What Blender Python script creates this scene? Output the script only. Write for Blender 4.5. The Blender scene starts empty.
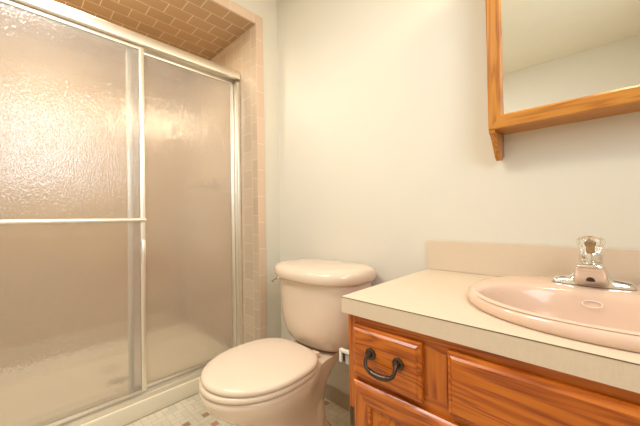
import bpy, bmesh, math, random
from mathutils import Vector, Matrix
random.seed(7)
C = bpy.context.scene.collection
S = bpy.context.scene
PI = math.pi

# ------------------------------------------------------------------ camera
YAW, PITCH, ROLL = map(math.radians, (43.917, 0.68, -0.905))
Fw = Vector((-math.sin(YAW)*math.cos(PITCH), math.cos(YAW)*math.cos(PITCH), math.sin(PITCH)))
Rt = Vector((math.cos(YAW), math.sin(YAW), 0)); Up = Rt.cross(Fw)
R2 = Rt*math.cos(ROLL)+Up*math.sin(ROLL); U2 = -Rt*math.sin(ROLL)+Up*math.cos(ROLL)
cam = bpy.data.cameras.new('camera'); co = bpy.data.objects.new('camera', cam); C.objects.link(co)
M = Matrix((R2, U2, -Fw)).transposed().to_4x4(); M.translation = (0, 0, 1.0393)
co.matrix_world = M
cam.sensor_width = 36; cam.lens = 297.17/640*36; cam.clip_start = 0.02
S.camera = co

# ------------------------------------------------------------------ light and exposure
w = bpy.data.worlds.new('world'); S.world = w; w.use_nodes = True
w.node_tree.nodes['Background'].inputs[0].default_value = (.9, .9, 1, 1)
w.node_tree.nodes['Background'].inputs[1].default_value = .3
def area(name, loc, target, sx, sy, power, col):
    l = bpy.data.lights.new(name, 'AREA'); l.shape = 'RECTANGLE'; l.size = sx; l.size_y = sy
    l.energy = power; l.color = col
    o = bpy.data.objects.new(name, l); C.objects.link(o); o.location = loc
    o.rotation_euler = (Vector(target)-Vector(loc)).to_track_quat('-Z', 'Y').to_euler()
    return o
area('vanity_lamp', (.0, 1.17, 2.13), (-1.1, .35, 1.2), .6, .10, 12, (1, .80, .52))
area('ceiling_fill', (-1.15, -.15, 2.46), (-1.05, -.1, 0), .4, .7, 21, (1, .99, .97))  # added soft fill under the ceiling, like bounced flash; not a fixture
area('shower_fill', (-1.98, .18, 2.262), (-2.12, .10, 0), .2, .4, 23, (1, .90, .70))  # added fill to brighten the shower interior, out of view; no fixture there
area('window_daylight', (.585, .15, 1.8), (-2, .25, 1.3), .8, .9, 14, (.76, .88, 1))
S.view_settings.view_transform = 'Standard'; S.view_settings.look = 'None'
S.view_settings.exposure = 0.0; S.view_settings.gamma = 1
S.view_settings.use_curve_mapping = False

# ------------------------------------------------------------------ materials
def nodes(name):
    m = bpy.data.materials.new(name); m.use_nodes = True
    nt = m.node_tree; return m, nt, nt.nodes['Principled BSDF']
def setp(b, **k):
    for n, v in k.items():
        n = {'base': 'Base Color', 'rough': 'Roughness', 'metal': 'Metallic', 'coat': 'Coat Weight', 'trans': 'Transmission Weight', 'ior': 'IOR', 'spec': 'Specular IOR Level'}[n]
        b.inputs[n].default_value = (*v, 1) if isinstance(v, tuple) else v
def add(nt, t, **k):
    n = nt.nodes.new(t)
    for a, v in k.items(): setattr(n, a, v)
    return n
def coords(nt, scale, rot=(0, 0, 0), loc=(0, 0, 0)):
    tc = add(nt, 'ShaderNodeTexCoord'); mp = add(nt, 'ShaderNodeMapping')
    mp.inputs['Scale'].default_value = scale; mp.inputs['Rotation'].default_value = rot; mp.inputs['Location'].default_value = loc
    nt.links.new(tc.outputs['Object'], mp.inputs['Vector']); return mp.outputs[0]
def ramp(nt, fac, stops):
    r = add(nt, 'ShaderNodeValToRGB'); e = r.color_ramp.elements
    while len(e) < len(stops): e.new(.5)
    for i, (p, c) in enumerate(stops): e[i].position = p; e[i].color = (*c, 1)
    nt.links.new(fac, r.inputs[0]); return r.outputs[0]
def bump(nt, b, h, strength, dist=.01):
    n = add(nt, 'ShaderNodeBump'); n.inputs['Strength'].default_value = strength; n.inputs['Distance'].default_value = dist
    nt.links.new(h, n.inputs['Height']); nt.links.new(n.outputs[0], b.inputs['Normal']); return n

def mottled(name, col, rough=.5, var=.05, scale=6, bs=0, bscale=80, **k):
    m, nt, b = nodes(name); setp(b, base=col, rough=rough, **k)
    n = add(nt, 'ShaderNodeTexNoise'); n.inputs['Scale'].default_value = scale; n.inputs['Detail'].default_value = 4
    nt.links.new(coords(nt, (1, 1, 1)), n.inputs['Vector'])
    lo = tuple(c*(1-var) for c in col); hi = tuple(min(1, c*(1+var)) for c in col)
    nt.links.new(ramp(nt, n.outputs['Fac'], [(.3, lo), (.7, hi)]), b.inputs['Base Color'])
    if bs:
        n2 = add(nt, 'ShaderNodeTexNoise'); n2.inputs['Scale'].default_value = bscale
        nt.links.new(coords(nt, (1, 1, 1)), n2.inputs['Vector']); bump(nt, b, n2.outputs['Fac'], bs, .002)
    return m

def wood(name, axis, dark, mid, light, rough=.3, seed=0, dens=1.0):
    """axis: grain direction 0=x, 1=y, 2=z"""
    m, nt, b = nodes(name); setp(b, rough=rough, coat=.12)
    b.inputs['Coat Roughness'].default_value = .15
    sc = [8*dens]*3; sc[axis] = .6
    v = coords(nt, tuple(sc), loc=(seed, seed*.7, seed*1.3))
    n = add(nt, 'ShaderNodeTexNoise'); n.inputs['Scale'].default_value = 1.6; n.inputs['Detail'].default_value = 3; n.inputs['Distortion'].default_value = .15
    nt.links.new(v, n.inputs['Vector'])
    # growth-ring bands: sine of the noise height
    mu = add(nt, 'ShaderNodeMath', operation='MULTIPLY'); mu.inputs[1].default_value = 85
    nt.links.new(n.outputs['Fac'], mu.inputs[0])
    sn = add(nt, 'ShaderNodeMath', operation='SINE'); nt.links.new(mu.outputs[0], sn.inputs[0])
    mr = add(nt, 'ShaderNodeMapRange'); mr.inputs[1].default_value = -1; mr.inputs[2].default_value = 1
    nt.links.new(sn.outputs[0], mr.inputs[0])
    sc2 = [260]*3; sc2[axis] = 9
    n2 = add(nt, 'ShaderNodeTexNoise'); n2.inputs['Scale'].default_value = 1; n2.inputs['Detail'].default_value = 2
    nt.links.new(coords(nt, tuple(sc2)), n2.inputs['Vector'])
    mx = add(nt, 'ShaderNodeMix'); mx.inputs[0].default_value = .55
    nt.links.new(mr.outputs[0], mx.inputs[2]); nt.links.new(n2.outputs['Fac'], mx.inputs[3])
    nt.links.new(ramp(nt, mx.outputs[0], [(.15, dark), (.42, mid), (.8, light)]), b.inputs['Base Color'])
    bump(nt, b, n2.outputs['Fac'], .12, .002)
    return m

def tiles(name, axes, bw, rh, col, grout, off=.5, loc=(0, 0), rough=.18, gw=.0028, var=.07):
    """axes: which object coordinates are (u, v)"""
    m, nt, b = nodes(name); setp(b, rough=rough)
    tc = add(nt, 'ShaderNodeTexCoord'); sp = add(nt, 'ShaderNodeSeparateXYZ'); cb = add(nt, 'ShaderNodeCombineXYZ')
    nt.links.new(tc.outputs['Object'], sp.inputs[0])
    for i, a in enumerate(axes):
        ad = add(nt, 'ShaderNodeMath', operation='ADD'); ad.inputs[1].default_value = loc[i]
        nt.links.new(sp.outputs[a], ad.inputs[0]); nt.links.new(ad.outputs[0], cb.inputs[i])
    br = add(nt, 'ShaderNodeTexBrick'); br.offset = off
    br.inputs['Scale'].default_value = 1; br.inputs['Brick Width'].default_value = bw; br.inputs['Row Height'].default_value = rh
    br.inputs['Mortar Size'].default_value = gw; br.inputs['Mortar Smooth'].default_value = .3
    br.inputs['Color1'].default_value = (*[c*(1-var) for c in col], 1); br.inputs['Color2'].default_value = (*[c*(1+var) for c in col], 1)
    br.inputs['Mortar'].default_value = (*grout, 1)
    nt.links.new(cb.outputs[0], br.inputs['Vector']); nt.links.new(br.outputs['Color'], b.inputs['Base Color'])
    iv = add(nt, 'ShaderNodeMath', operation='SUBTRACT'); iv.inputs[0].default_value = 1
    nt.links.new(br.outputs['Fac'], iv.inputs[1]); bump(nt, b, iv.outputs[0], .4, .0015)
    return m

def metal(name, col, rough):
    m, nt, b = nodes(name); setp(b, base=col, rough=rough, metal=1.0)
    n = add(nt, 'ShaderNodeTexNoise'); n.inputs['Scale'].default_value = 30
    nt.links.new(coords(nt, (1, 1, 1)), n.inputs['Vector'])
    r = add(nt, 'ShaderNodeMapRange'); r.inputs[3].default_value = rough*.85; r.inputs[4].default_value = rough*1.2
    nt.links.new(n.outputs['Fac'], r.inputs[0]); nt.links.new(r.outputs[0], b.inputs['Roughness'])
    return m

def rain_glass():
    m = bpy.data.materials.new('rain_glass'); m.use_nodes = True; nt = m.node_tree; nt.nodes.clear()
    out = add(nt, 'ShaderNodeOutputMaterial')
    n = add(nt, 'ShaderNodeTexNoise'); n.inputs['Scale'].default_value = 1; n.inputs['Detail'].default_value = 1.0; n.inputs['Distortion'].default_value = .3
    nt.links.new(coords(nt, (165, 165, 62)), n.inputs['Vector'])
    bp = add(nt, 'ShaderNodeBump'); bp.inputs['Strength'].default_value = 1.0; bp.inputs['Distance'].default_value = .0015
    nt.links.new(n.outputs['Fac'], bp.inputs['Height'])
    rf = add(nt, 'ShaderNodeBsdfRefraction'); rf.inputs['IOR'].default_value = 1.4; rf.inputs['Roughness'].default_value = .09
    rf.inputs['Color'].default_value = (1, .99, .97, 1)
    tr = add(nt, 'ShaderNodeBsdfTransparent'); tr.inputs[0].default_value = (1, .99, .97, 1)
    df = add(nt, 'ShaderNodeBsdfDiffuse'); df.inputs[0].default_value = (.85, .83, .80, 1)
    gl = add(nt, 'ShaderNodeBsdfGlossy'); gl.inputs['Roughness'].default_value = .09; gl.inputs[0].default_value = (1, 1, 1, 1)
    for s in (rf, df, gl): nt.links.new(bp.outputs[0], s.inputs['Normal'])
    a = add(nt, 'ShaderNodeMixShader'); a.inputs[0].default_value = .25
    nt.links.new(rf.outputs[0], a.inputs[1]); nt.links.new(tr.outputs[0], a.inputs[2])
    d = add(nt, 'ShaderNodeMixShader'); d.inputs[0].default_value = .17
    nt.links.new(a.outputs[0], d.inputs[1]); nt.links.new(df.outputs[0], d.inputs[2])
    fr = add(nt, 'ShaderNodeFresnel'); fr.inputs[0].default_value = 1.72
    g = add(nt, 'ShaderNodeMixShader'); nt.links.new(fr.outputs[0], g.inputs[0])
    nt.links.new(d.outputs[0], g.inputs[1]); nt.links.new(gl.outputs[0], g.inputs[2])
    nt.links.new(g.outputs[0], out.inputs[0])
    return m

def linen(name, col):
    m, nt, b = nodes(name); setp(b, rough=.42)
    outs = []
    for sc in ((60, 60, 900), (900, 900, 60)):
        n = add(nt, 'ShaderNodeTexNoise'); n.inputs['Scale'].default_value = 1
        nt.links.new(coords(nt, sc), n.inputs['Vector']); outs.append(n.outputs['Fac'])
    ad = add(nt, 'ShaderNodeMath', operation='ADD'); nt.links.new(outs[0], ad.inputs[0]); nt.links.new(outs[1], ad.inputs[1])
    nt.links.new(ramp(nt, ad.outputs[0], [(.0, tuple(c*.8 for c in col)), (1.0, col)]), b.inputs['Base Color'])
    h = add(nt, 'ShaderNodeMath', operation='MULTIPLY'); h.inputs[1].default_value = .5
    nt.links.new(ad.outputs[0], h.inputs[0])
    nt.links.new(ramp(nt, h.outputs[0], [(.35, tuple(c*.93 for c in col)), (.65, col)]), b.inputs['Base Color'])
    return m

PAINT = mottled('cream_wall_paint', (.75, .705, .60), .55, .015, 2, .02, 120)
CEIL = mottled('ceiling_paint', (.86, .80, .64), .8, .01)
BASE = mottled('taupe_baseboard', (.46, .37, .25), .5, .05)
TCOL = (.56, .39, .245); TGR = (.74, .62, .46)
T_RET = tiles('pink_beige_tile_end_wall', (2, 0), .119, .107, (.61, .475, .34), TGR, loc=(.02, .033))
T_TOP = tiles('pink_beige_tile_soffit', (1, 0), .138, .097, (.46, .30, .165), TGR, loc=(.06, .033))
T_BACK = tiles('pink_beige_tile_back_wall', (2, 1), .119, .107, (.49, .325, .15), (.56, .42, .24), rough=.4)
T_TRIM = tiles('pink_beige_tile_border', (2, 1), .1665, 4, (.74, .545, .40), (.80, .69, .54), off=0, loc=(-.009, 2), var=.03)
T_TRIMY = tiles('pink_beige_tile_border_top', (1, 2), .1665, 4, (.74, .545, .40), (.80, .69, .54), off=0, loc=(.1, 1.3), var=.03)
OAKX = wood('orange_oak_horizontal', 0, (.20, .030, .002), (.46, .103, .005), (.58, .160, .010), .28, 0)
OAKZ = wood('orange_oak_vertical', 2, (.26, .040, .002), (.46, .105, .005), (.56, .155, .010), .28, 3)
OAKM = wood('honey_oak_horizontal', 0, (.30, .095, .010), (.49, .185, .022), (.57, .235, .032), .3, 5)
OAKMZ = wood('honey_oak_vertical', 2, (.30, .095, .010), (.49, .185, .022), (.57, .235, .032), .3, 8)
PORC = mottled('bone_porcelain', (.79, .635, .495), .10, .01, coat=.5)
SINKM = mottled('pink_beige_porcelain', (.75, .535, .405), .16, .01, coat=.2)
SEATM = mottled('bone_seat_plastic', (.81, .665, .52), .22, .01)
LAM = linen('cream_laminate', (.73, .59, .44))
SEAM = mottled('dark_seam', (.12, .055, .02), .6)
CHR = metal('chrome', (.80, .78, .75), .06)
ALU = metal('bright_aluminium', (.96, .92, .84), .4)
BRZ = metal('dark_bronze', (.10, .075, .06), .35)
PAN = mottled('cream_pan', (.86, .79, .63), .35, .03, 5)
MIRR = metal('mirror_silver', (.93, .93, .91), .01)
GLASS = rain_glass()
WHITEP = mottled('white_plastic', (.82, .78, .70), .3)
BLACK = mottled('dark_gap', (.05, .03, .02), .6)
GREY = metal('grey_steel_roller', (.55, .55, .6), .35)
ACR, nt_, b_ = nodes('clear_acrylic'); setp(b_, base=(1, .99, .95), rough=.02, trans=1.0, ior=1.45)
n_ = add(nt_, 'ShaderNodeTexNoise'); n_.inputs['Scale'].default_value = 40; bump(nt_, b_, n_.outputs['Fac'], .03, .001)
GOLD = metal('brown_gold_disc', (.42, .26, .12), .4)

# ------------------------------------------------------------------ mesh helpers
def finish(name, bm, mats, parent=None, smooth=True, ang=32):
    bmesh.ops.recalc_face_normals(bm, faces=bm.faces)
    for f in bm.faces: f.smooth = smooth
    if smooth:
        for e in bm.edges:
            if len(e.link_faces) == 2 and e.calc_face_angle(0) > math.radians(ang): e.smooth = False
    me = bpy.data.meshes.new(name); bm.to_mesh(me); bm.free()
    for m in (mats if isinstance(mats, (list, tuple)) else [mats]): me.materials.append(m)
    o = bpy.data.objects.new(name, me); C.objects.link(o)
    if parent:
        o.parent = parent
        base = parent
        off = Vector(parent.location)
        while base.parent: base = base.parent; off += Vector(base.location)
        me.transform(Matrix.Translation(-off))      # meshes are written in room coordinates
    return o
def box(bm, x0, x1, y0, y1, z0, z1, bev=0, seg=2):
    r = bmesh.ops.create_cube(bm, size=1)
    for v in r['verts']:
        v.co = Vector(((x0+x1)/2+v.co.x*(x1-x0), (y0+y1)/2+v.co.y*(y1-y0), (z0+z1)/2+v.co.z*(z1-z0)))
    if bev:
        es = list({e for v in r['verts'] for e in v.link_edges})
        bmesh.ops.bevel(bm, geom=es, offset=bev, segments=seg, affect='EDGES', profile=.5)
def loft(bm, rings, cap0=True, cap1=True, closed=True):
    R = [[bm.verts.new(p) for p in r] for r in rings]
    for a, b in zip(R, R[1:]):
        n = len(a)
        for i in range(n if closed else n-1):
            j = (i+1) % n
            bm.faces.new((a[i], a[j], b[j], b[i]))
    if cap0: bm.faces.new(list(reversed(R[0])))
    if cap1: bm.faces.new(R[-1])
    return R
def tube(bm, pts, rad, n=12, caps=True):
    pts = [Vector(p) for p in pts]
    rads = rad if isinstance(rad, (list, tuple)) else [rad]*len(pts)
    rings = []; u = None
    for i, p in enumerate(pts):
        t = (pts[min(i+1, len(pts)-1)]-pts[max(i-1, 0)]).normalized()
        if u is None:
            u = t.cross(Vector((0, 0, 1)) if abs(t.z) < .9 else Vector((1, 0, 0))).normalized()
        u = (u-t*u.dot(t)).normalized(); v = t.cross(u)
        rings.append([p+(u*math.cos(2*PI*k/n)+v*math.sin(2*PI*k/n))*rads[i] for k in range(n)])
    loft(bm, rings, caps, caps)
def lathe(bm, prof, c, axis='z', n=32, caps=True):
    rings = []
    for r, h in prof:
        ring = []
        for k in range(n):
            a = 2*PI*k/n; p = (math.cos(a)*r, math.sin(a)*r)
            if axis == 'z': q = (c[0]+p[0], c[1]+p[1], c[2]+h)
            elif axis == 'y': q = (c[0]+p[0], c[1]+h, c[2]+p[1])
            else: q = (c[0]+h, c[1]+p[0], c[2]+p[1])
            ring.append(q)
        rings.append(ring)
    loft(bm, rings, caps, caps)
def se(v, e): return math.copysign(abs(v)**e, v)
def egg(xc, hw, yf, yw, yb, z, nf=2.0, nb=2.0, n=56):
    """closed outline: front half toward -y with exponent nf, rear half with exponent nb"""
    out = []
    for k in range(n):
        a = 2*PI*k/n; c, s = math.cos(a), math.sin(a)
        e = nf if s < 0 else nb; l = (yw-yf) if s < 0 else (yb-yw)
        out.append((xc+hw*se(c, 2/e), yw+l*se(s, 2/e), z))
    return out
def catmull(pts, n=8):
    P = [Vector(p) for p in pts]; P = [2*P[0]-P[1]]+P+[2*P[-1]-P[-2]]; out = []
    for i in range(1, len(P)-2):
        for k in range(n):
            t = k/n
            out.append(.5*((2*P[i])+(P[i+1]-P[i-1])*t+(2*P[i-1]-5*P[i]+4*P[i+1]-P[i+2])*t*t+(3*P[i]-P[i-1]-3*P[i+1]+P[i+2])*t**3))
    out.append(P[-2]); return out
def rect(x0, x1, z0, z1, y, d=0): return [(x0+d, y, z0+d), (x1-d, y, z0+d), (x1-d, y, z1-d), (x0+d, y, z1-d)]

def thing(name, label, cat, loc, group=None):
    o = bpy.data.objects.new(name, None); C.objects.link(o); o.location = loc; o.empty_display_size = .1
    o['label'] = label; o['category'] = cat
    if group: o['group'] = group
    return o
def tag(o, label, cat): o['label'] = label; o['category'] = cat; return o
def struct(name, bm, m, label=None, smooth=False):
    o = finish(name, bm, m, None, smooth); o['kind'] = 'structure'
    o['label'] = label or name.replace('_', ' '); o['category'] = name.split('_')[0]; return o

# ------------------------------------------------------------------ the room
D = 1.2515; L = -1.582; YR = 1.078; YN = -.20; XB = -2.72; ZS = 2.27; ZC = 2.50; XR = .62; YB = -1.35; XCU = -1.767
TH = .10
bm = bmesh.new(); box(bm, L, XR+TH, D, D+TH, 0, ZC); struct('wall_back', bm, PAINT, 'cream painted wall behind the toilet and the vanity')
bm = bmesh.new()
box(bm, L-TH, L, YR+.052, D+TH, 0, ZC)
box(bm, L-TH, L, YN-.055, YR+.052, ZS+.06, ZC)
box(bm, L-TH, L, YB, YN-.055, 0, ZC)
struct('wall_left', bm, PAINT, 'cream painted wall around the tiled shower opening')
# right wall with a window opening out of the frame
WY0, WY1, WZ0, WZ1 = -.25, .55, 1.35, 2.25
bm = bmesh.new()
box(bm, XR, XR+TH, YB, WY0, 0, ZC); box(bm, XR, XR+TH, WY1, D, 0, ZC)
box(bm, XR, XR+TH, WY0, WY1, 0, WZ0); box(bm, XR, XR+TH, WY0, WY1, WZ1, ZC)
struct('wall_right', bm, PAINT, 'cream painted wall at the right end of the vanity')
bm = bmesh.new(); box(bm, L-TH, XR+TH, YB-TH, YB, 0, ZC); struct('wall_rear', bm, PAINT, 'cream painted wall behind the camera')
bm = bmesh.new(); box(bm, XB-TH, XR+TH, YB-TH, D+TH, ZC, ZC+.1); struct('ceiling', bm, CEIL, 'off-white ceiling')
bm = bmesh.new()
for a in ((WY0, WY0+.03, WZ0, WZ1), (WY1-.03, WY1, WZ0, WZ1), (WY0, WY1, WZ0, WZ0+.03), (WY0, WY1, WZ1-.03, WZ1), (WY0, WY1, (WZ0+WZ1)/2-.015, (WZ0+WZ1)/2+.015)):
    box(bm, XR+.01, XR+.05, *a)
struct('window_1', bm, WHITEP, 'white window frame in the right wall')

# shower alcove
bm = bmesh.new(); box(bm, XB-TH, L, YR, YR+.05, 0, ZS); struct('wall_shower_end', bm, T_RET, 'pink beige tiled end wall of the shower')
bm = bmesh.new(); box(bm, XB-TH, L, YN-.05, YN, 0, ZS); struct('wall_shower_near', bm, T_RET, 'pink beige tiled near wall of the shower')
bm = bmesh.new(); box(bm, XB-TH, XB, YN, YR, 0, ZS); struct('wall_shower_back', bm, T_BACK, 'pink beige tiled long wall of the shower')
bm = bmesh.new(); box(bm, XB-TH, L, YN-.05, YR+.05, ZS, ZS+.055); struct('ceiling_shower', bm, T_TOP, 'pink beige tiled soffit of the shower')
bm = bmesh.new(); box(bm, L, L+.006, YR, YR+.054, 0, ZS+.06, .003); box(bm, L, L+.006, YN-.054, YN, 0, ZS+.06, .003)
struct('trim_1', bm, T_TRIM, 'pink beige tile border up the sides of the shower opening')
bm = bmesh.new(); box(bm, L, L+.0055, YN, YR, ZS, ZS+.06, .0025); struct('trim_2', bm, T_TRIMY, 'pink beige tile border over the shower opening')

# floor: pinwheel mosaic of 2x1 tiles around small squares
bm = bmesh.new(); u = .0335; g = .0022
FX0, FY0 = XCU, YB
box(bm, XB-TH, XR+TH, YB-TH, D+TH, -.06, 0)
for f in bm.faces: f.material_index = 0
def ftile(x0, y0, x1, y1, mi):
    x0 += g/2; y0 += g/2; x1 -= g/2; y1 -= g/2
    x0 = max(x0, FX0); x1 = min(x1, XR); y1 = min(y1, D-.001)
    if x1-x0 < .004 or y1-y0 < .004: return
    vs = [bm.verts.new(p) for p in ((x0, y0, .0006), (x1, y0, .0006), (x1, y1, .0006), (x0, y1, .0006))]
    bm.faces.new(vs).material_index = mi
for i in range(25):
    for j in range(27):
        x = FX0-.03+i*3*u; y = FY0+j*3*u
        light = lambda: random.choice((1, 1, 1, 2, 2, 5))
        ftile(x, y, x+2*u, y+u, light()); ftile(x+2*u, y, x+3*u, y+2*u, light())
        ftile(x+u, y+2*u, x+3*u, y+3*u, light()); ftile(x, y+u, x+u, y+3*u, light())
        ftile(x+u, y+u, x+2*u, y+2*u, random.choice((3, 3, 4, 1, 5, 2, 3)))
FM = [mottled('floor_grout', (.60, .53, .41), .8), mottled('cream_mosaic', (.80, .72, .56), .35, .05), mottled('ivory_mosaic', (.76, .67, .50), .35, .05),
      mottled('tan_mosaic', (.50, .30, .17), .35, .12), mottled('taupe_mosaic', (.36, .27, .19), .35, .12), mottled('pale_grey_mosaic', (.70, .65, .53), .35, .05)]
struct('floor', bm, FM, 'mosaic tile floor with small brown squares')
bm = bmesh.new(); box(bm, L+.002, -.548, D-.011, D, .0007, .082, .003); struct('baseboard_back', bm, BASE, 'taupe baseboard behind the toilet')
bm = bmesh.new(); box(bm, L, L+.010, YR+.056, D-.012, .0007, .082, .003); struct('baseboard_left', bm, BASE, 'short taupe baseboard beside the shower tile')

# ------------------------------------------------------------------ shower pan
pan = thing('shower_pan', 'cream shower pan with raised front curb under the sliding glass doors', 'shower pan', (-2.2, .44, 0))
bm = bmesh.new()
def pring(d, z): return [(XB+.003+d, YN+.003+d, z), (-1.90-d*.3, YN+.003+d, z), (-1.90-d*.3, YR-.003-d, z), (XB+.003+d, YR-.003-d, z)]
loft(bm, [pring(0, .0), pring(0, .115), pring(.022, .115), pring(.032, .10), pring(.06, .066), pring(.09, .058)], True, True)
finish('basin', bm, PAN, pan)
bm = bmesh.new(); box(bm, -1.905, XCU, YN+.003, YR-.003, 0, .089, .008, 3); finish('curb', bm, PAN, pan)
dr = bmesh.new(); lathe(dr, [(.001, .0625), (.045, .0625), (.052, .060), (.052, .0575)], (-2.16, .45, 0), n=32)
drain = finish('drain', dr, CHR, pan); drain['label'] = 'chrome drain'
bm = bmesh.new()
for k in range(5):
    y = .45+(k-2)*.017; h = math.sqrt(.043**2-(y-.45)**2)*.9
    box(bm, -2.16-h, -2.16+h, y-.004, y+.004, .0626, .0632)
finish('drain_slots', bm, BLACK, drain)

# ------------------------------------------------------------------ shower doors
XD = -1.784
enc = thing('shower_enclosure', 'aluminium framed sliding shower doors with pebbled obscure glass', 'shower door', (XD, .44, .09))
e0, e1 = YN+.002, YR-.002
# header: folded rail with a rounded front lip
bm = bmesh.new()
prof = [(-1.775, 1.973), (-1.764, 1.975), (-1.763, 1.980), (-1.769, 2.022), (-1.773, 2.029), (-1.780, 2.031), (-1.835, 2.031), (-1.842, 2.026), (-1.842, 1.955), (-1.837, 1.955), (-1.837, 1.995), (-1.780, 1.995), (-1.780, 1.972)]
loft(bm, [[(x, y, z) for x, z in prof] for y in (e0, e1)]); finish('header', bm, ALU, enc)
bm = bmesh.new()
prof = [(-1.775, .0895), (-1.775, .112), (-1.779, .112), (-1.779, .098), (-1.803, .098), (-1.803, .124), (-1.806, .124), (-1.806, .098), (-1.830, .098), (-1.830, .118), (-1.836, .118), (-1.842, .0895)]
loft(bm, [[(x, y, z) for x, z in prof] for y in (e0, e1)]); finish('bottom_track', bm, ALU, enc)
for y0, y1 in ((e1-.024, e1), (e0, e0+.024)):
    bm = bmesh.new(); box(bm, -1.838, -1.770, y0, y1, .125, 1.954, .003); finish('jamb', bm, ALU, enc)
def panel(x, y0, y1, z0, z1, ws):
    bm = bmesh.new()
    box(bm, x-.009, x+.009, y0, y0+ws, z0, z1, .003); box(bm, x-.009, x+.009, y1-ws, y1, z0, z1, .003)
    box(bm, x-.008, x+.008, y0+ws, y1-ws, z1-.016, z1, .002); box(bm, x-.008, x+.008, y0+ws, y1-ws, z0, z0+.016, .002)
    p = finish('door_panel', bm, ALU, enc)
    bm = bmesh.new(); box(bm, x-.0025, x+.0025, y0+ws, y1-ws, z0+.016, z1-.016)
    gp = finish('glass_pane', bm, GLASS, p, smooth=False); gp['label'] = 'pebbled obscure glass'
    return p
front = panel(-1.792, YN+.03, .500, .126, 1.966, .024)
rear = panel(-1.819, .424, YR-.028, .126, 1.962, .024)
bm = bmesh.new()
tube(bm, [(-1.748, y, 1.037) for y in (YN+.04, .2, .488)], .0105, 14)
for y in (YN+.05, .488): tube(bm, [(-1.784, y, 1.037), (-1.746, y, 1.037)], .008, 10)
tb = finish('towel_bar', bm, ALU, front)
bm = bmesh.new(); box(bm, -1.783, -1.774, .478, .499, .80, .93, .004); finish('finger_pull', bm, ALU, front)

# shower valve on the end wall, seen blurred through the glass
sv = thing('shower_valve', 'chrome shower valve on the tiled end wall behind the glass', 'shower valve', (-2.13, YR, 1.30))
bm = bmesh.new(); lathe(bm, [(.062, -.0005), (.062, -.006), (.050, -.013), (.02, -.015)], (-2.13, YR, 1.30), 'y'); finish('escutcheon', bm, CHR, sv)
bm = bmesh.new(); lathe(bm, [(.018, -.012), (.018, -.03), (.030, -.035), (.032, -.06), (.024, -.066)], (-2.13, YR, 1.30), 'y')
tube(bm, [(-2.13, YR-.05, 1.30), (-2.20, YR-.055, 1.297), (-2.25, YR-.058, 1.293)], [.010, .008, .009], 10); finish('handle', bm, CHR, sv)

# ------------------------------------------------------------------ toilet
XT = -1.036
toi = thing('toilet', 'bone pink two-piece toilet with closed lid against the back wall', 'toilet', (XT, .85, 0))
bm = bmesh.new()
rows = [(.0008, .132, .655, .86, 1.085, 2.2, 3.0), (.012, .134, .652, .86, 1.088, 2.2, 3.0), (.03, .128, .66, .86, 1.08, 2.2, 3), (.07, .108, .675, .86, 1.05, 2.1, 3),
        (.13, .103, .68, .85, 1.04, 2.0, 2.6), (.19, .112, .655, .83, 1.045, 2, 2.4), (.245, .135, .60, .79, 1.05, 2, 2.4), (.29, .160, .545, .75, 1.07, 2, 2.4),
        (.33, .178, .50, .72, 1.12, 2, 2.5), (.36, .191, .478, .705, 1.16, 2, 2.8), (.385, .196, .468, .70, 1.19, 2, 3.0), (.397, .195, .468, .70, 1.19, 2, 3.0), (.404, .189, .475, .70, 1.184, 2, 3.0)]
rings = []
for z, hw, yf, yw, yb, nf, nb in rows:
    r = egg(XT, hw, yf, yw, yb, z, nf, nb, 64)
    # the rear deck narrows to about 0.155 either side of the centre
    out = []
    for (x, y, zz) in r:
        lim = .142; t = min(1, max(0, (y-.80)/.16)); s = t*t*(3-2*t)
        k = hw if hw < lim else hw+(lim-hw)*s
        dx = (x-XT); nx = dx if abs(dx) <= k else math.copysign(k, dx)
        nx = dx*(k/hw)
        out.append((XT+nx, y, zz))
    rings.append(out)
loft(bm, rings)
for s in (-1, 1):      # trapway bulge along each side
    pts = catmull([(XT+s*.060, .70, .22), (XT+s*.066, .78, .17), (XT+s*.068, .85, .20), (XT+s*.070, .91, .245), (XT+s*.068, .95, .20), (XT+s*.066, .96, .10), (XT+s*.064, .96, .03)], 6)
    rd = [.030+.016*math.sin(PI*i/(len(pts)-1)) for i in range(len(pts))]
    tube(bm, pts, rd, 16)
bowl = finish('bowl', bm, PORC, toi, ang=50)
for s in (-1, 1):
    bm = bmesh.new(); lathe(bm, [(.014, 0), (.014, .008), (.010, .016), (.003, .019)], (XT+s*.118, .90, .012), n=20); finish('bolt_cap', bm, PORC, toi)
def stack(bm, rows, **k): loft(bm, [egg(XT, *r, **k) for r in rows])
bm = bmesh.new()
E = dict(nf=2.0, nb=2.9)
stack(bm, [(.190, .482, .71, .915, .4055), (.200, .470, .71, .925, .409), (.203, .467, .71, .928, .416), (.201, .469, .71, .926, .424), (.195, .476, .71, .92, .4275)], **E)
finish('seat', bm, SEATM, toi, ang=60)
bm = bmesh.new()
stack(bm, [(.194, .486, .71, .922, .4295), (.202, .478, .71, .93, .4315), (.2045, .475, .71, .933, .438), (.203, .477, .71, .931, .445), (.197, .484, .71, .925, .451), (.18, .505, .71, .91, .4545), (.12, .58, .71, .86, .4575), (.05, .67, .71, .78, .459)], **E)
finish('lid', bm, SEATM, toi, ang=60)
for s in (-1, 1):
    bm = bmesh.new(); box(bm, XT+s*.075-.022, XT+s*.075+.022, .918, .962, .4045, .432, .007, 3); finish('hinge', bm, SEATM, toi)
bm = bmesh.new()
tr = [(.402, .12, 1.03, 1.09, 1.20), (.405, .15, 1.01, 1.09, 1.21), (.418, .185, .985, 1.09, 1.22), (.44, .215, .967, 1.09, 1.224), (.48, .236, .953, 1.09, 1.227), (.54, .252, .945, 1.09, 1.228), (.64, .262, .938, 1.09, 1.229), (.735, .268, .933, 1.09, 1.23)]
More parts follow.
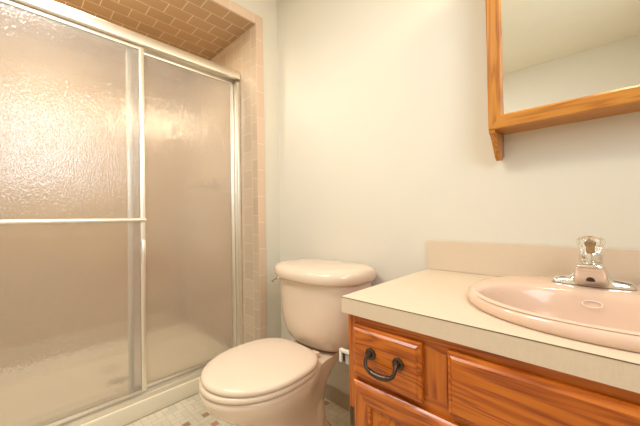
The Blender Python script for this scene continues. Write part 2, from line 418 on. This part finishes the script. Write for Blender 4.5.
loft(bm, [egg(XT-.018, hw*.95, yf, yw, yb, z, 2.3, 5) for z, hw, yf, yw, yb in tr])
finish('tank', bm, PORC, toi, ang=50)
bm = bmesh.new()
tr = [(.7352, .278, .922, 1.09, 1.236), (.737, .285, .914, 1.09, 1.239), (.745, .290, .908, 1.09, 1.241), (.762, .292, .906, 1.09, 1.242), (.776, .290, .909, 1.09, 1.241), (.788, .282, .918, 1.09, 1.238), (.796, .268, .934, 1.09, 1.231), (.801, .25, .965, 1.09, 1.215), (.805, .15, 1.02, 1.09, 1.17)]
loft(bm, [egg(XT-.018, hw*.95, yf, yw, yb, z, 2.3, 4.5) for z, hw, yf, yw, yb in tr])
finish('tank_lid', bm, PORC, toi, ang=60)
bm = bmesh.new()
tube(bm, [(XT-.230, 1.02, .708), (XT-.262, 1.01, .708)], .010, 12); tube(bm, [(XT-.262, 1.01, .708), (XT-.264, .985, .702), (XT-.262, .97, .696)], [.006, .005, .006], 10)
fl = finish('flush_lever', bm, CHR, toi); fl['label'] = 'small chrome lever'

# ------------------------------------------------------------------ vanity cabinet
VX0, VX1, VY = -.540, XR-.002, .672
van = thing('vanity_cabinet', 'orange oak vanity cabinet with drawer and panelled doors under the counter', 'cabinet', (0, .95, 0))
bm = bmesh.new()
box(bm, VX0, VX0+.016, VY+.018, D-.004, .0008, .7648); finish('side_panel', bm, OAKZ, van)
bm = bmesh.new(); box(bm, VX1-.016, VX1, VY+.018, D-.004, .0008, .7648); finish('side_panel', bm, OAKZ, van)
bm = bmesh.new(); box(bm, VX0+.017, VX1-.017, VY+.02, D-.02, .09, .106); finish('bottom_shelf', bm, OAKX, van)
bm = bmesh.new(); box(bm, VX0+.017, VX1-.017, VY+.06, VY+.076, .0008, .089); finish('toe_kick', bm, OAKX, van)
bm = bmesh.new()
for a in ((VX0, VX0+.040, .09, .7648), (-.325, -.262, .616, .7253), (VX1-.04, VX1, .09, .7648), (-.114, -.074, .125, .570)):
    bm = bmesh.new(); box(bm, a[0], a[1], VY, VY+.0175, a[2], a[3]); finish('stile', bm, OAKZ, van)
for x0, x1 in ((VX0+.040, VX1-.04),):
    for z0, z1 in ((.7253, .7648), (.570, .616), (.09, .125)):
        bm = bmesh.new(); box(bm, x0, x1, VY+.0002, VY+.0175, z0, z1); finish('rail', bm, OAKX, van)
def slab_front(x0, x1, z0, z1, name, m, lip=.012):
    bm = bmesh.new(); y = VY-.0004
    loft(bm, [rect(x0, x1, z0, z1, y), rect(x0, x1, z0, z1, y-.009), rect(x0, x1, z0, z1, y-.012, .002), rect(x0, x1, z0, z1, y-.0135, lip*.6), rect(x0, x1, z0, z1, y-.018, lip)])
    return finish(name, bm, m, van, ang=20)
drw = slab_front(-.516, -.316, .600, .739, 'drawer', OAKX)
ff = slab_front(-.257, .33, .602, .741, 'false_drawer_front', OAKX)
def door(x0, x1, z0, z1):
    y = VY-.0004; bm = bmesh.new()
    A = rect(x0, x1, z0, z1, y); rs = [A, rect(x0, x1, z0, z1, y-.009), rect(x0, x1, z0, z1, y-.013, .003), rect(x0, x1, z0, z1, y-.018, .010),
        rect(x0, x1, z0, z1, y-.018, .046), rect(x0, x1, z0, z1, y-.0145, .050), rect(x0, x1, z0, z1, y-.013, .055), rect(x0, x1, z0, z1, y-.0075, .058)]
    loft(bm, rs, True, False); d = finish('door', bm, OAKX, van, ang=20)
    # stiles carry vertical grain
    d.data.materials.append(OAKZ)
    off = Vector(van.location)
    for p in d.data.polygons:
        c = p.center+off
        if c.x < x0+.05 and abs(p.normal.z) < .5 or c.x > x1-.05 and abs(p.normal.z) < .5: p.material_index = 1
    bm = bmesh.new(); loft(bm, [rect(x0, x1, z0, z1, y-.0072, .0575), rect(x0, x1, z0, z1, y-.0085, .062), rect(x0, x1, z0, z1, y-.0145, .085)], False, True)
    finish('door_panel', bm, OAKZ, d, ang=15)
    return d
door1 = door(-.517, -.100, .125, .586)
door2 = door(-.088, .33, .125, .586)
bm = bmesh.new()
# bronze bail pull
for x in (-.452, -.372): lathe(bm, [(.0155, -.0186), (.0155, -.0225), (.012, -.0245), (.002, -.0245)], (x, VY, .677), 'y', 8); lathe(bm, [(.0095, -.022), (.0095, -.026), (.0075, -.034), (.002, -.036)], (x, VY, .679), 'y', 16)
arc = catmull([(-.452, VY-.033, .679), (-.454, VY-.040, .668), (-.450, VY-.045, .655), (-.437, VY-.046, .6465), (-.412, VY-.047, .643), (-.387, VY-.046, .6465), (-.374, VY-.045, .655), (-.370, VY-.040, .668), (-.372, VY-.033, .679)], 5)
tube(bm, arc, [.0048+.003*max(0, 1-abs(i-20)/9) for i in range(len(arc))], 12)
for x in (-.436, -.388): lathe(bm, [(.0065, -.002), (.0075, 0), (.0065, .002)], (x, VY-.0462, .6466), 'x', 12)
pull = finish('drawer_pull', bm, BRZ, drw); pull['label'] = 'dark bronze bail pull'
bm = bmesh.new()
tube(bm, [(-.5215, VY-.004, .447), (-.5215, VY-.004, .496)], .003, 10); box(bm, -.5375, -.523, VY-.0032, VY-.0004, .445, .497, .001)
hg = finish('hinge', bm, BRZ, door1); hg['label'] = 'dark bronze hinge'

# toilet paper holder on the side of the vanity
tp = thing('toilet_paper_holder', 'small white holder on the side of the vanity near the toilet', 'paper holder', (VX0-.001, .70, .62))
bm = bmesh.new(); box(bm, -.548, -.5399, .691, .726, .595, .645, .003)
finish('mounting_plate', bm, WHITEP, tp)
bm = bmesh.new(); box(bm, -.594, -.549, .690, .703, .628, .637, .002); box(bm, -.594, -.585, .690, .703, .598, .628, .002); finish('arm', bm, WHITEP, tp)
bm = bmesh.new(); box(bm, -.5848, -.549, .697, .702, .600, .6278); finish('recess', bm, BLACK, tp)
bm = bmesh.new(); box(bm, -.570, -.549, .691, .6965, .599, .625, .001); finish('roller_end', bm, GREY, tp)

# ------------------------------------------------------------------ countertop with a hole for the basin
CX0, CX1, CY0, CY1, CZ = -.551, XR-.0015, .655, D-.0015, .810
SX, SY, SRX, SRY = -.018, .950, .272, .254
ct = thing('countertop', 'cream laminate countertop with tan edge and backsplash on the oak vanity', 'countertop', (0, .95, .765))
bm = bmesh.new()
N = 72; hole = [(SX+(SRX-.03)*math.cos(2*PI*k/N), SY+(SRY-.03)*math.sin(2*PI*k/N)) for k in range(N)]
def rb(a):
    c, s = math.cos(a), math.sin(a); t = 9
    if c > 1e-9: t = min(t, (CX1-SX)/c)
    if c < -1e-9: t = min(t, (CX0-SX)/c)
    if s > 1e-9: t = min(t, (CY1-SY)/s)
    if s < -1e-9: t = min(t, (CY0-SY)/s)
    return [SX+c*t, SY+s*t]
outer = [rb(2*PI*k/N) for k in range(N)]
for cx in (CX0, CX1):
    for cy in (CY0, CY1):
        k = min(range(N), key=lambda i: (outer[i][0]-cx)**2+(outer[i][1]-cy)**2); outer[k] = [cx, cy]
zt, zb = CZ, .7655
loft(bm, [[(x, y, zb) for x, y in hole], [(x, y, zb) for x, y in outer], [(x, y, zt) for x, y in outer], [(x, y, zt) for x, y in hole], [(x, y, zb) for x, y in hole]], False, False)
bmesh.ops.remove_doubles(bm, verts=bm.verts, dist=1e-6)
finish('slab', bm, LAM, ct, smooth=False)
bm = bmesh.new(); box(bm, CX0-.0004, CX1, CY0-.0006, CY0+.0005, CZ-.0022, CZ-.0008); box(bm, CX0-.0006, CX0+.0003, CY0, CY1-.03, CZ-.0022, CZ-.0008)
finish('edge_seam', bm, SEAM, ct)
bm = bmesh.new(); box(bm, CX0, CX1, D-.0225, D-.0015, CZ+.0003, .931, .0012, 1); finish('backsplash', bm, LAM, ct)

# ------------------------------------------------------------------ basin
sink = thing('basin_sink', 'oval pink beige drop-in basin set in the cream countertop', 'sink', (SX, SY, CZ))
bm = bmesh.new()
def el(rx, ry, z, cx=SX, cy=SY, n=80, e=2.15): return [(cx+rx*se(math.cos(2*PI*k/n), 2/e), cy+ry*se(math.sin(2*PI*k/n), 2/e), z) for k in range(n)]
IY = .868
loft(bm, [el(SRX-.004, SRY-.004, CZ+.0005), el(SRX, SRY, CZ+.004), el(SRX, SRY, CZ+.016), el(SRX-.003, SRY-.003, CZ+.024), el(SRX-.010, SRY-.010, CZ+.029), el(SRX-.018, SRY-.018, CZ+.030),
          el(.238, .176, CZ+.0285, cy=IY+.010), el(.231, .168, CZ+.026, cy=IY+.006), el(.226, .163, CZ+.020, cy=IY+.003), el(.222, .158, CZ+.008, cy=IY), el(.214, .150, CZ-.025, cy=IY), el(.200, .138, CZ-.06, cy=IY), el(.165, .114, CZ-.10, cy=IY),
          el(.09, .07, CZ-.12, cy=IY), el(.024, .024, CZ-.126, cy=IY)], False, False)
finish('bowl', bm, SINKM, sink, ang=75)
bm = bmesh.new(); lathe(bm, [(.023, -.0005), (.0235, .002), (.017, .001), (.015, -.006), (.001, -.006)], (SX, IY, CZ-.126), n=28, caps=False); dn = finish('drain', bm, CHR, sink); dn['label'] = 'chrome drain'
# oval mark moulded into the back slope of the bowl
bm = bmesh.new()
cx, cy, cz = -.030, IY+.151, CZ-.003
pts = [(cx+.019*math.cos(2*PI*k/32), cy-.0015+.0035*math.sin(2*PI*k/32), cz+.0075*math.sin(2*PI*k/32)) for k in range(33)]
tube(bm, pts, .0009, 6, False); om = finish('oval_mark', bm, mottled('pale_mark', (.9, .85, .8), .3), sink); om['label'] = 'pale oval outline mark'

# ------------------------------------------------------------------ faucet
FXc, FYc, FZ = -.033, 1.105, CZ+.0305
fau = thing('faucet', 'chrome single handle faucet with clear acrylic knob on the basin rim', 'faucet', (FXc, FYc, FZ))
bm = bmesh.new()
def fr(x, hy, h): # cross-section of the deck plate at x
    return [(FXc+x, FYc+hy*math.cos(a), FZ+max(0, h*math.sin(a))) for a in [PI*k/12 for k in range(13)]]
loft(bm, [fr(-.086, .004, .003), fr(-.084, .014, .012), fr(-.076, .020, .018), fr(-.060, .0215, .020), fr(-.045, .024, .023), fr(-.036, .026, .036), fr(-.027, .027, .052), fr(0, .028, .056), fr(.027, .027, .052), fr(.036, .026, .036), fr(.045, .024, .023), fr(.060, .0215, .020), fr(.076, .020, .018), fr(.084, .014, .012), fr(.086, .004, .003)])
finish('deck_body', bm, CHR, fau, ang=60)
bm = bmesh.new()
def sr(y, hw, hb, z0, z1): # spout section, wider below
    out = []
    for k in range(32):
        c, t = se(math.cos(2*PI*k/32), .45), se(math.sin(2*PI*k/32), .45)
        out.append((FXc+c*(hw+(hb-hw)*(1-t)/2), FYc-y, FZ+(z0+z1)/2+(z1-z0)/2*t))
    return out
loft(bm, [sr(.0, .028, .040, .001, .066), sr(.028, .028, .040, .001, .0665), sr(.040, .028, .038, .006, .067), sr(.055, .0275, .035, .020, .067), sr(.068, .027, .031, .035, .066), sr(.078, .026, .027, .049, .065), sr(.083, .023, .023, .054, .062)])
sp_ = finish('spout', bm, CHR, fau, ang=60)
bm = bmesh.new(); lathe(bm, [(.009, .006), (.009, -.003), (.006, -.0035)], (FXc, FYc-.055, FZ+.0215), n=20); finish('aerator', bm, BRZ, sp_)
bm = bmesh.new(); lathe(bm, [(.022, .050), (.0225, .058), (.0245, .061), (.0250, .070), (.0255, .083), (.0235, .088), (.018, .089)], (FXc, FYc, FZ), n=36); finish('collar', bm, CHR, fau)
bm = bmesh.new()
def kn(r, h, amp, n=48): return [(FXc+(r+amp*math.cos(8*2*PI*k/n))*math.cos(2*PI*k/n), FYc+(r+amp*math.cos(8*2*PI*k/n))*math.sin(2*PI*k/n), FZ+h) for k in range(n)]
loft(bm, [kn(.0185, .0895, .0006), kn(.0205, .095, .001), kn(.0225, .105, .0014), kn(.0275, .113, .0018), kn(.0285, .118, .0018), kn(.0270, .125, .0014), kn(.021, .131, .0006), kn(.015, .1335, 0)])
knob = finish('knob', bm, ACR, fau, ang=40); knob['label'] = 'clear acrylic faceted knob'
bm = bmesh.new(); lathe(bm, [(.007, .090), (.007, .112), (.010, .113), (.010, .117), (.001, .117)], (FXc, FYc, FZ), n=20); finish('knob_core', bm, GOLD, knob)

# ------------------------------------------------------------------ mirror cabinet
MX0, MX1, MZ0, MZ1, MY = -.282, .345, 1.323, 1.99, 1.120
mc = thing('medicine_cabinet', 'honey oak framed mirror cabinet hung on the wall above the vanity', 'mirror cabinet', (0, D, MZ0))
bm = bmesh.new()
box(bm, MX0+.006, MX0+.018, MY+.020, D-.001, MZ0+.004, MZ1-.004); box(bm, MX1-.018, MX1-.006, MY+.020, D-.001, MZ0+.004, MZ1-.004)
box(bm, MX0+.018, MX1-.018, MY+.020, D-.001, MZ1-.016, MZ1-.004); box(bm, MX0+.018, MX1-.018, MY+.020, D-.001, MZ0+.004, MZ0+.016); box(bm, MX0+.018, MX1-.018, D-.006, D-.001, MZ0+.016, MZ1-.016)
finish('cabinet_body', bm, OAKM, mc, smooth=False)
bm = bmesh.new()
w_ = .044
def mrect(y, d): return [(MX0+d, y, MZ0+d), (MX1-d, y, MZ0+d), (MX1-d, y, MZ1-d), (MX0+d, y, MZ1-d)]
loft(bm, [mrect(MY+.019, w_-.004), mrect(MY+.019, 0), mrect(MY+.002, 0), mrect(MY, .003), mrect(MY, w_-.006), mrect(MY+.004, w_), mrect(MY+.012, w_)], False, False)
md = finish('mirror_door', bm, OAKM, mc, ang=20)
md.data.materials.append(OAKMZ)
for p in md.data.polygons:
    if abs(p.center.x-(MX0+MX1)/2) > (MX1-MX0)/2-.05 and abs(p.normal.z) < .6: p.material_index = 1
bm = bmesh.new(); box(bm, MX0+w_-.003, MX1-w_+.003, MY+.008, MY+.0115, MZ0+w_-.003, MZ1-w_+.003); mg = finish('mirror_glass', bm, MIRR, md, smooth=False); mg['label'] = 'mirror glass'
for x in (MX0+.001, MX1-.018):      # bracket-shaped ends below the box
    bm = bmesh.new()
    pf = [(MY+.004, MZ0-.0005), (MY+.006, MZ0-.010), (MY+.020, MZ0-.018), (MY+.034, MZ0-.032), (MY+.050, MZ0-.052), (MY+.064, MZ0-.072), (MY+.076, MZ0-.086), (MY+.090, MZ0-.094), (D-.026, MZ0-.092), (D-.018, MZ0-.082), (D-.0015, MZ0-.078), (D-.0015, MZ0-.0005)]
    loft(bm, [[(xx, y, z) for y, z in pf] for xx in (x, x+.017)]); finish('bracket', bm, OAKMZ, mc, ang=40)
